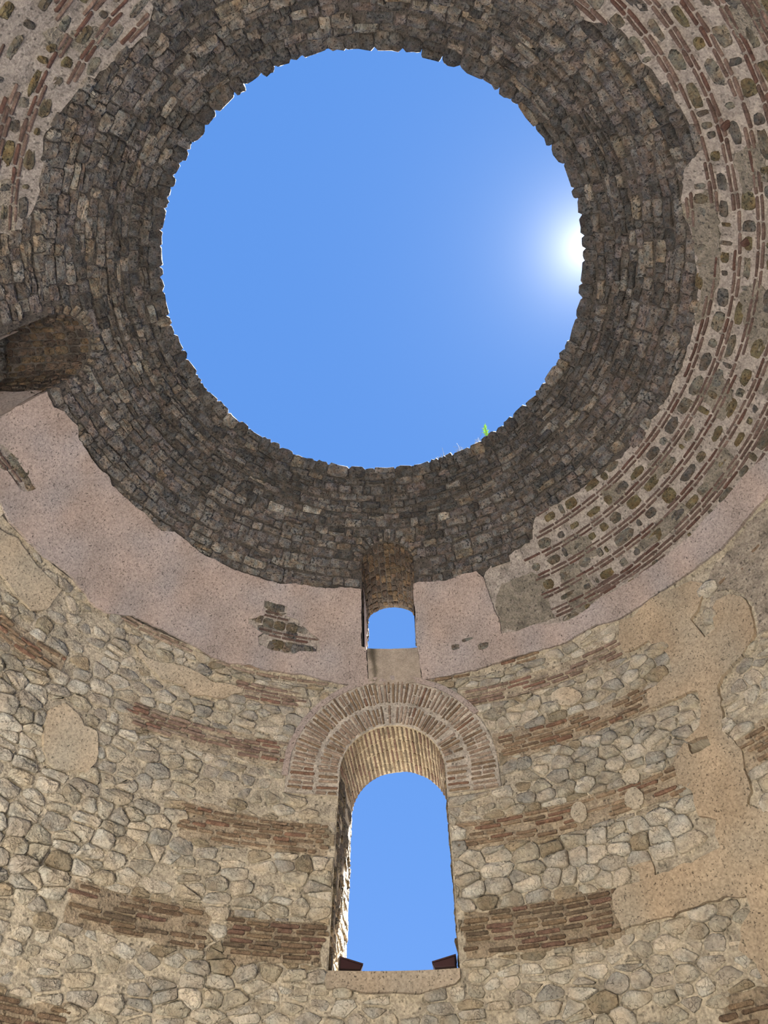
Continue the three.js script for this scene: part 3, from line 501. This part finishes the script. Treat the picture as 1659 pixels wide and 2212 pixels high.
// light pointed zone of the dome: pairs of thin bricks, with ochre blocks between them
{
  const zones = [[Z.brickDome, 3.4, 18, 9.7], [Z.brickDomeLeft, -18, -9.6, 10.0]];
  for (const [zone, ua, ub, va] of zones) for (let v = va, row = 0; v < V_RIM - 0.3; row++) {
    const k = 6 / radiusAt(yOf(v)), okay = (u, vv) => within(zone, u, vv) && !plastered(u, vv);
    const lines = pick([2, 2, 2, 3]);
    for (let line = 0; line < lines; line++) {
      let u = ua + rr(0, 0.3);
      while (u < ub) {
        const w = rr(0.2, 0.36), du = w * k, cu = u + du / 2, vv = v + line * 0.075 + (fbm(cu * 0.6, row * 5, 141, 2) - 0.5) * 0.07; u += du + 0.03 * k;
        if (!okay(cu - du / 2, vv) || !okay(cu + du / 2, vv) || fbm(cu * 0.8, vv * 1.4, 142, 2) > 0.76 || rnd() < 0.04) continue;
        piece(dome, 'brick', brickGeo(w, rr(0.034, 0.044), 0.035, 0.03), pick(M.brickDome), surf(cu, vv, 0.012), w, 0.04, rr(-0.01, 0.01));
      }
    }
    const gap = rr(0.16, 0.24), mid = v + 0.075 * (lines - 1) + 0.035 + gap / 2; let u = ua + rr(0, 0.5);
    while (u < ub) {
      const w = rnd() < 0.25 ? rr(0.06, 0.12) : rr(0.12, 0.42), hh = gap * rr(0.5, 1.02), du = w * k, cu = u + du / 2, vv = mid + rr(-0.02, 0.02) + (fbm(cu * 0.6, row * 5, 141, 2) - 0.5) * 0.07; u += du + rr(0.03, 0.2) * k;
      if (!okay(cu - du / 2, vv) || !okay(cu + du / 2, vv)) continue;
      const n = 9, poly = []; for (let i = 0; i < n; i++) { const t = (i / n) * 6.283, e = 0.62; poly.push([(w / 2) * Math.sign(Math.cos(t)) * Math.abs(Math.cos(t)) ** e * rr(0.8, 1.08), (hh / 2) * Math.sign(Math.sin(t)) * Math.abs(Math.sin(t)) ** e * rr(0.86, 1.05)]); }
      piece(dome, 'block', stoneGeo(poly, rr(0.022, 0.042), 0.05, 0.5), pick(M.ochre), surf(cu, vv, 0.01), w, hh, rr(-0.05, 0.05));
    }
    v += 0.075 * (lines - 1) + 0.07 + gap;
  }
}
// the bare patches inside the pink plaster
{
  const fill = (poly, mats) => {
    const [u0, u1, v0, v1] = boxOf(poly);
    for (let v = v0 + 0.05, row = 0; v < v1; row++) {
      const brick = row % 3 !== 0, h = brick ? 0.06 : rr(0.16, 0.22); let u = u0;
      while (u < u1) {
        const w = brick ? rr(0.18, 0.32) : rr(0.16, 0.3), cu = u + w / 2, vv = v + h / 2; u += w + 0.03;
        if (!inside(poly, cu - w * 0.4, vv) || !inside(poly, cu + w * 0.4, vv)) continue;
        if (brick) piece(dome, 'brick', brickGeo(w, 0.04, 0.03, 0.05), pick(M.brickDome), surf(cu, vv, 0.02), w, 0.04);
        else piece(dome, 'block', stoneGeo(chaikin([[-w / 2, -h / 2 + 0.01], [w / 2, -h / 2 + 0.01], [w / 2, h / 2 - 0.01], [-w / 2, h / 2 - 0.01]], 0.2), 0.03, 0.05, 0.5), pick(mats), surf(cu, vv, 0.02), w, h);
      }
      v += h + 0.015;
    }
  };
  for (const z of [Z.patchLeft, Z.patchEdge]) { fill(z, M.ochre);
  part(dome, 'pointing', sheet(z, 0.1, (u, v) => surf(u, v, 0.03 + domeOff(u, v) * 0.5).p, (u, v) => surf(u, v, -0.03).p), M.stripMortar); }
}

// ───────── window 1: brick arch, ribbed soffit, rough jambs ─────────
function revealSheet(w, rough, s) {
  const n = 12, pos = [], uv = [], idx = [], P = w.profile, m = P.length; let len = 0;
  for (let i = 0; i < m; i++) {
    if (i) len += Math.hypot(P[i][0] - P[i - 1][0], P[i][1] - P[i - 1][1]);
    for (let k = 0; k <= n; k++) {
      const t = k / n, a = P[i][1] > w.spring ? Math.atan2((P[i][1] - w.spring) / w.rise, P[i][0] / w.halfW) : P[i][0] > 0 ? 0 : Math.PI, o = k === 0 ? 0 : (fbm(len * 5, t * 7, s, 3) - 0.5) * rough;
      const p = w.at(P[i][0] + Math.cos(a) * o, P[i][1] + (P[i][1] > w.spring ? Math.sin(a) * o : 0), t); if (k === 0) p.addScaledVector(w.out, -0.004);
      pos.push(p.x, p.y, p.z); uv.push(len, t * 1.45);
    }
  }
  for (let i = 0; i < m - 1; i++) for (let k = 0; k < n; k++) { const a = i * (n + 1) + k, b = a + n + 1; idx.push(a, a + 1, b, b, a + 1, b + 1); }
  const g = new THREE.BufferGeometry(); g.setAttribute('position', new THREE.Float32BufferAttribute(pos, 3)); g.setAttribute('uv', new THREE.Float32BufferAttribute(uv, 2)); g.setIndex(idx); g.computeVertexNormals();
  return g;
}
function sillSlab(w) { const pos = [], uv = [], idx = []; for (let i = 0; i <= 10; i++) for (const t of [0, 1]) { const p = w.at(lerp(-w.halfW, w.halfW, i / 10), w.sill, t); pos.push(p.x, p.y, p.z); uv.push(i * 0.17, t * 1.4); } for (let i = 0; i < 10; i++) { const a = i * 2; idx.push(a, a + 2, a + 1, a + 1, a + 2, a + 3); } const g = new THREE.BufferGeometry(); g.setAttribute('position', new THREE.Float32BufferAttribute(pos, 3)); g.setAttribute('uv', new THREE.Float32BufferAttribute(uv, 2)); g.setIndex(idx); g.computeVertexNormals(); return g; }
function revealFrame(w, i, t) {          // frame on the reveal: tx along the depth, ty along the profile, n into the opening
  const P = w.profile, a = Math.max(0, i - 1), b = Math.min(P.length - 1, i + 1), f = (q) => { const k = Math.floor(q), r = q - k; return k >= P.length - 1 ? P[P.length - 1] : [lerp(P[k][0], P[k + 1][0], r), lerp(P[k][1], P[k + 1][1], r)]; };
  const [x, y] = f(i), p = w.at(x, y, t), qa = f(a), qb = f(b), ty = w.T.clone().multiplyScalar(qb[0] - qa[0]); ty.y = qb[1] - qa[1]; ty.normalize();
  const tx = w.out.clone(), n = new THREE.Vector3().crossVectors(tx, ty).normalize();
  return { p, tx, ty, n };
}
{
  part(window1, 'reveal', revealSheet(W1, 0.05, 151), M.soffit);
  part(window1, 'sill', sillSlab(W1), M.warm);
  // bed of the brick arch
  const outline = []; const A0 = -0.32, A1 = Math.PI + 0.32;
  const polar = (r, t) => (t < 0 ? [r, r * 0 + Math.tan(t) * 1.3] : t > Math.PI ? [-r, -Math.tan(t - Math.PI) * 1.3] : [r * Math.cos(t), r * Math.sin(t)]);
  for (let i = 0; i <= 60; i++) { const [x, y] = polar(ARCH_OUT + 0.03, lerp(A0, A1, i / 60)); outline.push([UC + x, W1.spring + y]); }
  for (let i = 60; i >= 0; i--) { const [x, y] = polar(0.868, lerp(A0, A1, i / 60)); outline.push([UC + x, W1.spring + y]); }
  part(window1, 'arch_mortar', sheet(outline, 0.06, (u, v) => surf(u, v, 0.03 + (fbm(u * 8, v * 8, 161, 2) - 0.5) * 0.012).p, (u, v) => surf(u, v, -0.03).p), M.arch);
  // plaster fillet round the outside of the arch
  const fil = []; for (let i = 0; i <= 50; i++) { const t = lerp(0.55, Math.PI + 0.12, i / 50), r = ARCH_OUT + 0.1; const [x, y] = polar(r, t); fil.push([UC + x, W1.spring + y]); } for (let i = 50; i >= 0; i--) { const [x, y] = polar(ARCH_OUT + 0.0, lerp(0.55, Math.PI + 0.12, i / 50)); fil.push([UC + x, W1.spring + y]); }
  part(window1, 'fillet', sheet(ragged(fil, 0.05, 0.012), 0.06, (u, v) => surf(u, v, 0.05 + (fbm(u * 6, v * 6, 162, 2) - 0.5) * 0.015).p, (u, v) => surf(u, v, -0.03).p), M.pink, 'smooth plaster fillet');
  for (const [r0, r1, n] of [[0.885, 1.235, 58], [1.275, ARCH_OUT - 0.005, 70]]) for (let i = 0; i < n; i++) {
    const t = lerp(-0.3, Math.PI + 0.3, (i + 0.5) / n) + rr(-0.006, 0.006);
    let a0 = r0 + rr(0, 0.03), a1 = r1 - rr(0, 0.05); if (rnd() < 0.06) continue;
    const parts = rnd() < 0.3 ? [[a0, lerp(a0, a1, 0.45) - 0.012], [lerp(a0, a1, 0.45) + 0.012, a1]] : [[a0, a1]];
    for (const [s0, s1] of parts) {
      const rm = (s0 + s1) / 2, [x, y] = polar(rm, t), ang = t < 0 ? 0 : t > Math.PI ? Math.PI : t, yy = t < 0 ? t * 1.5 : t > Math.PI ? -(t - Math.PI) * 1.5 : y;
      piece(window1, 'brick', brickGeo(s1 - s0, lerp(0.032, 0.046, rnd()), 0.026, 0.05), pick(rnd() < 0.62 ? M.brickPale : M.brickBrown), surf(UC + x, W1.spring + yy, 0.03), s1 - s0, 0.045, ang + rr(-0.02, 0.02));
    }
  }
  // soffit: long thin bricks running through the wall's depth
  const P = W1.profile, first = P.findIndex((q) => q[1] >= W1.spring - 1e-6), lastI = P.length - 1 - first, ribs = 31;
  for (let k = 0; k < ribs; k++) {
    const i = lerp(first + 1, lastI - 1, (k + 0.5) / ribs), cuts = [0.01, 0.27 + rr(-0.03, 0.03), 0.5 + rr(-0.03, 0.03), 0.76 + rr(-0.03, 0.03), 1.0];
    for (let c = 0; c < 4; c++) {
      const t = (cuts[c] + cuts[c + 1]) / 2, fr = revealFrame(W1, i, t), w = (cuts[c + 1] - cuts[c]) * W1.depth(0, W1.spring) - 0.014;
      piece(window1, 'soffit_brick', brickGeo(w, rr(0.034, 0.044), 0.016, 0.05), pick(M.brickDark), fr, w, 0.06);
    }
  }
  // rough stones of the jambs
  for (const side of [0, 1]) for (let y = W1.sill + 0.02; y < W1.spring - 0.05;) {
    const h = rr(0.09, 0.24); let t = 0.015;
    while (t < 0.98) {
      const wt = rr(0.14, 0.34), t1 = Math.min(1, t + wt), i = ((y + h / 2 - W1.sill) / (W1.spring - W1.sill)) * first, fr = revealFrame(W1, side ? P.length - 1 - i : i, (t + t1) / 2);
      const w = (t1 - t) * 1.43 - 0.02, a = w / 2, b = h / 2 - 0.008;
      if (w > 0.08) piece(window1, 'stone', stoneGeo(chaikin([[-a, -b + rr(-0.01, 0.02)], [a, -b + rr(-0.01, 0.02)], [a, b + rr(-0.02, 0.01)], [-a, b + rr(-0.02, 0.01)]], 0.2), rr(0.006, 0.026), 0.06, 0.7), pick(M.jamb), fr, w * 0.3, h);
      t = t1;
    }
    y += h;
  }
}
// ───────── windows 2 and 3: deep barrel of small brown stones ─────────
for (const [w, g] of [[W2, window2], [W3, window3]]) {
  part(g, 'reveal', revealSheet(w, 0.03, 171), w === W2 ? M.domeMortar : M.domeMortar);
  part(g, 'sill', sillSlab(w), M.apron);
  const P = w.profile, first = P.findIndex((q) => q[1] >= w.spring - 1e-6), L = [0]; for (let i = 1; i < P.length; i++) L.push(L[i - 1] + Math.hypot(P[i][0] - P[i - 1][0], P[i][1] - P[i - 1][1]));
  const idxAt = (l) => { let i = 0; while (i < L.length - 2 && L[i + 1] < l) i++; return i + (l - L[i]) / (L[i + 1] - L[i]); };
  const total = L[L.length - 1];
  for (let l = w === W2 ? 0.72 : 0.9, row = 0; l < total - (w === W2 ? 0.72 : 0.9); row++) {
    const h = rr(0.1, 0.15), i = idxAt(l + h / 2), [x, y] = P[Math.round(i)], dep = w.depth(x, y); let t = 0.012;
    while (t < 0.98) {
      const wt = rr(0.12, 0.24) / dep, t1 = Math.min(0.995, t + wt), fr = revealFrame(w, i, (t + t1) / 2), a = ((t1 - t) * dep) / 2 - 0.008, b = h / 2 - 0.007;
      if (a > 0.03) piece(g, 'stone', stoneGeo(chaikin([[-a, -b], [a, -b], [a, b], [-a, b]].map(([p, q]) => [p + rr(-0.012, 0.012), q + rr(-0.012, 0.012)]), 0.18), rr(0.012, 0.035), 0.04, 0.6), pick(M.vault), fr, a, h);
      t = t1;
    }
    l += h;
  }
  const nv = 15; for (let k = 0; k < nv; k++) {   // ring of blocks round the vault's inner mouth
    const t = lerp(0.1, Math.PI - 0.1, (k + 0.5) / nv), d = rr(0.1, 0.17), e = (q) => w.uvAt((w.halfW + 0.015 + q) * Math.cos(t), w.spring + (w.rise + 0.01 + q) * Math.sin(t)), [au, av] = e(0), [bu, bv] = e(d), cu = (au + bu) / 2, cv = (av + bv) / 2, fr = surf(cu, cv, 0.012), rad = radiusAt(fr.p.y) / 6, len = Math.hypot((bu - au) * rad, bv - av), wd = (w.halfW * 3) / nv * 0.5 - 0.006;
    piece(g, 'stone', stoneGeo(chaikin([[-len / 2, -wd * 0.92], [len / 2, -wd], [len / 2, wd], [-len / 2, wd * 0.92]], 0.15), rr(0.025, 0.045), 0.06, 0.5), pick(rnd() < 0.5 ? M.tufaWarm : M.tufa), fr, len, wd * 2, Math.atan2(bv - av, (bu - au) * rad));
  }
  if (w === W3) {                       // walled up at its outer end
    for (let y = w.sill, row = 0; y < w.spring + w.rise - 0.03; row++) { const h = rr(0.16, 0.24), yc = y + h / 2, hw = yc < w.spring ? w.halfW : w.halfW * Math.sqrt(Math.max(0, 1 - ((yc - w.spring) / w.rise) ** 2)); let x = -hw; while (x < hw - 0.02) { const b = Math.min(hw - x, rr(0.2, 0.34)), p = w.at(x + b / 2, yc, 0.72); piece(g, 'stone', stoneGeo(chaikin([[-b / 2, -h / 2], [b / 2, -h / 2], [b / 2, h / 2], [-b / 2, h / 2]], 0.14), rr(0.02, 0.05), 0.2, 0.5), pick(M.tufa), { p, tx: w.T, ty: new THREE.Vector3(0, 1, 0), n: w.out.clone().negate() }, b, h); x += b; } y += h; }
    const wallBack = []; for (const [x, y] of w.profile) wallBack.push(new THREE.Vector2(x, y)); const bg = new THREE.ShapeGeometry(new THREE.Shape(wallBack)); bg.applyMatrix4(new THREE.Matrix4().makeBasis(w.T, new THREE.Vector3(0, 1, 0), w.out.clone().negate())); const o = w.at(0, 0.0001 + w.spring, 0.74); bg.translate(o.x, 0, o.z); part(g, 'infill_mortar', bg, M.domeMortar);
  }
  // plastered lower jambs
  for (const side of [-1, 1]) {
    const pos = [], uv = [], idx = [], y1 = w === W2 ? 11.2 : 11.15;
    for (let i = 0; i <= 12; i++) for (let k = 0; k <= 8; k++) { const y = lerp(w.sill, y1 + (k > 0 ? (fbm(k * 0.7, 3, 181, 2) - 0.5) * 0.16 : 0), i / 12), p = w.at(side * (w.halfW - 0.035), y, lerp(w === W2 ? -0.03 : -0.03, w === W2 ? 0.55 : 0.97, k / 8)); pos.push(p.x, p.y, p.z); uv.push(k * 0.18, y); }
    for (let i = 0; i < 12; i++) for (let k = 0; k < 8; k++) { const a = i * 9 + k, b = a + 9; idx.push(a, a + 1, b, b, a + 1, b + 1); }
    const q = new THREE.BufferGeometry(); q.setAttribute('position', new THREE.Float32BufferAttribute(pos, 3)); q.setAttribute('uv', new THREE.Float32BufferAttribute(uv, 2)); q.setIndex(idx); q.computeVertexNormals();
    part(g, 'jamb_plaster', q, w === W2 ? M.pink : M.pink, 'pinkish plaster lining');
  }
}
for (const [x, y, w, h] of [[1046, 1398, 0.2, 0.13], [986, 1400, 0.16, 0.12], [1012, 1384, 0.22, 0.07]]) { const [u, v] = onWall(x, y); piece(dome, 'block', stoneGeo(chaikin([[-w / 2, -h / 2], [w / 2, -h / 2 + 0.02], [w / 2, h / 2], [-w / 2, h / 2 - 0.01]], 0.2), 0.02, 0.05, 0.4), M.ochre[7], surf(u, v, 0.052), w, h); }
for (const [x, y] of [[1576, 264], [1618, 519]]) { const [u, v] = onWall(x, y); piece(dome, 'brick', brickGeo(0.1, 0.07, 0.11, 0.04), M.brickDome[3], surf(u, v, 0.01), 0.1, 0.07, 0.4); }   // tile ends standing proud
place({ stone: 'small_stonework', brick: 'small_brickwork', block: 'small_blockwork', soffit_brick: 'small_soffit_brickwork' });

// ───────── things: lamps on the sill, plants on the rim ─────────
{
  const metal = new THREE.MeshStandardMaterial({ color: new THREE.Color('#2a1416'), roughness: 0.5, metalness: 0.4 }), edge = new THREE.MeshStandardMaterial({ color: new THREE.Color('#3a1f22'), roughness: 0.45, metalness: 0.4 });
  const slab = (pts, d, b) => { const q = new THREE.Shape(pts.map((p) => new THREE.Vector2(...p))); return new THREE.ExtrudeGeometry(q, { depth: d, bevelEnabled: true, bevelSize: b, bevelThickness: b, bevelSegments: 2 }).translate(0, 0, -d / 2); };
  const make = (label, x, turn, f) => {
    const t = root(numbered('floodlight'), label, 'floodlight'), p = W1.at(x, W1.sill + 0.01, 0.12), m = (q) => (f < 0 ? q.map(([a, b]) => [-a, b]).reverse() : q);
    t.position.copy(p); t.rotation.y = turn;
    part(t, 'housing', slab(m([[-0.15, 0.04], [0.12, 0.04], [0.15, 0.1], [-0.15, 0.17]]), 0.24, 0.008), metal);
    part(t, 'visor', slab(m([[-0.16, 0.178], [0.155, 0.106], [0.157, 0.116], [-0.16, 0.19]]), 0.28, 0.003), edge);
    part(t, 'glass_frame', slab(m([[-0.14, 0.05], [0.115, 0.05], [0.135, 0.098], [-0.14, 0.158]]), 0.02, 0.004).translate(0, 0, 0.13), edge);
    part(t, 'bracket', mergeGeometries([new THREE.BoxGeometry(0.03, 0.09, 0.1).translate(-0.1, 0.035, 0), new THREE.BoxGeometry(0.03, 0.09, 0.1).translate(0.1, 0.035, 0), new THREE.BoxGeometry(0.26, 0.014, 0.12).translate(0, 0.0, 0)]), metal);
    return t;
  };
  make('dark maroon box lamp at the left end of the tall window sill', -0.6, 0.12, 1);
  make('dark maroon box lamp at the right end of the tall window sill', 0.66, -0.12, -1);
}
{
  const green = new THREE.MeshStandardMaterial({ color: new THREE.Color('#7fae3c'), roughness: 0.7, side: THREE.DoubleSide }), stemM = new THREE.MeshStandardMaterial({ color: new THREE.Color('#7c9a45'), roughness: 0.8 }), straw = new THREE.MeshStandardMaterial({ color: new THREE.Color('#8f8a6a'), roughness: 0.9, side: THREE.DoubleSide });
  const leaf = (l) => { const s = new THREE.Shape(); s.moveTo(0, 0); s.quadraticCurveTo(l * 0.28, l * 0.4, 0, l); s.quadraticCurveTo(-l * 0.28, l * 0.4, 0, 0); return new THREE.ShapeGeometry(s, 5); };
  const rimAt = (x, y) => { const [u] = onWall(x, y); return surf(u, V_RIM, -0.12).p.setY(RIM_Y + 0.05); };
  const pl = root('wild_plant', 'small bright green leafy weed growing upright on the rim of the round opening', 'plant'); pl.position.copy(rimAt(1050, 945));
  part(pl, 'stem', new THREE.TubeGeometry(new THREE.CatmullRomCurve3([[0, -0.05, 0], [0.01, 0.12, 0], [-0.01, 0.26, 0.01], [0, 0.4, 0]].map((q) => new THREE.Vector3(...q))), 12, 0.006, 5), stemM);
  for (let i = 0; i < 46; i++) { const y = lerp(0.04, 0.4, i / 46), g = leaf(rr(0.05, 0.09)); g.rotateX(rr(0.5, 1.2)).rotateY(i * 2.4 + rr(-0.4, 0.4)).translate(0, y, 0); part(pl, 'leaf', g, green); }
  [[1028, 957, 5, 'low tuft of dry grass on the rim just left of the green weed'], [992, 977, 9, 'wispy tuft of dry grass on the rim with two long bent stalks'], [955, 992, 6, 'thin dry grass tuft farthest left of the green weed on the rim']].forEach(([x, y, n, label]) => {
    const t = root(numbered('grass_tuft'), label, 'grass', 'stuff'); t.position.copy(rimAt(x, y));
    const gs = []; for (let i = 0; i < n * 3; i++) { const a = rnd() * 6.28, L = i < 3 ? rr(0.16, 0.26) : rr(0.05, 0.12), q = rr(0.2, 0.7), o = rr(-0.06, 0.06); gs.push(new THREE.TubeGeometry(new THREE.QuadraticBezierCurve3(new THREE.Vector3(o, -0.06, o * 0.5), new THREE.Vector3(o, L * 0.7, o * 0.5), new THREE.Vector3(o + Math.cos(a) * L * q, L, o * 0.5 + Math.sin(a) * L * q)), 6, 0.0022, 4)); }
    part(t, 'blades', mergeGeometries(gs), straw);
  });
}

renderer.render(scene, camera);
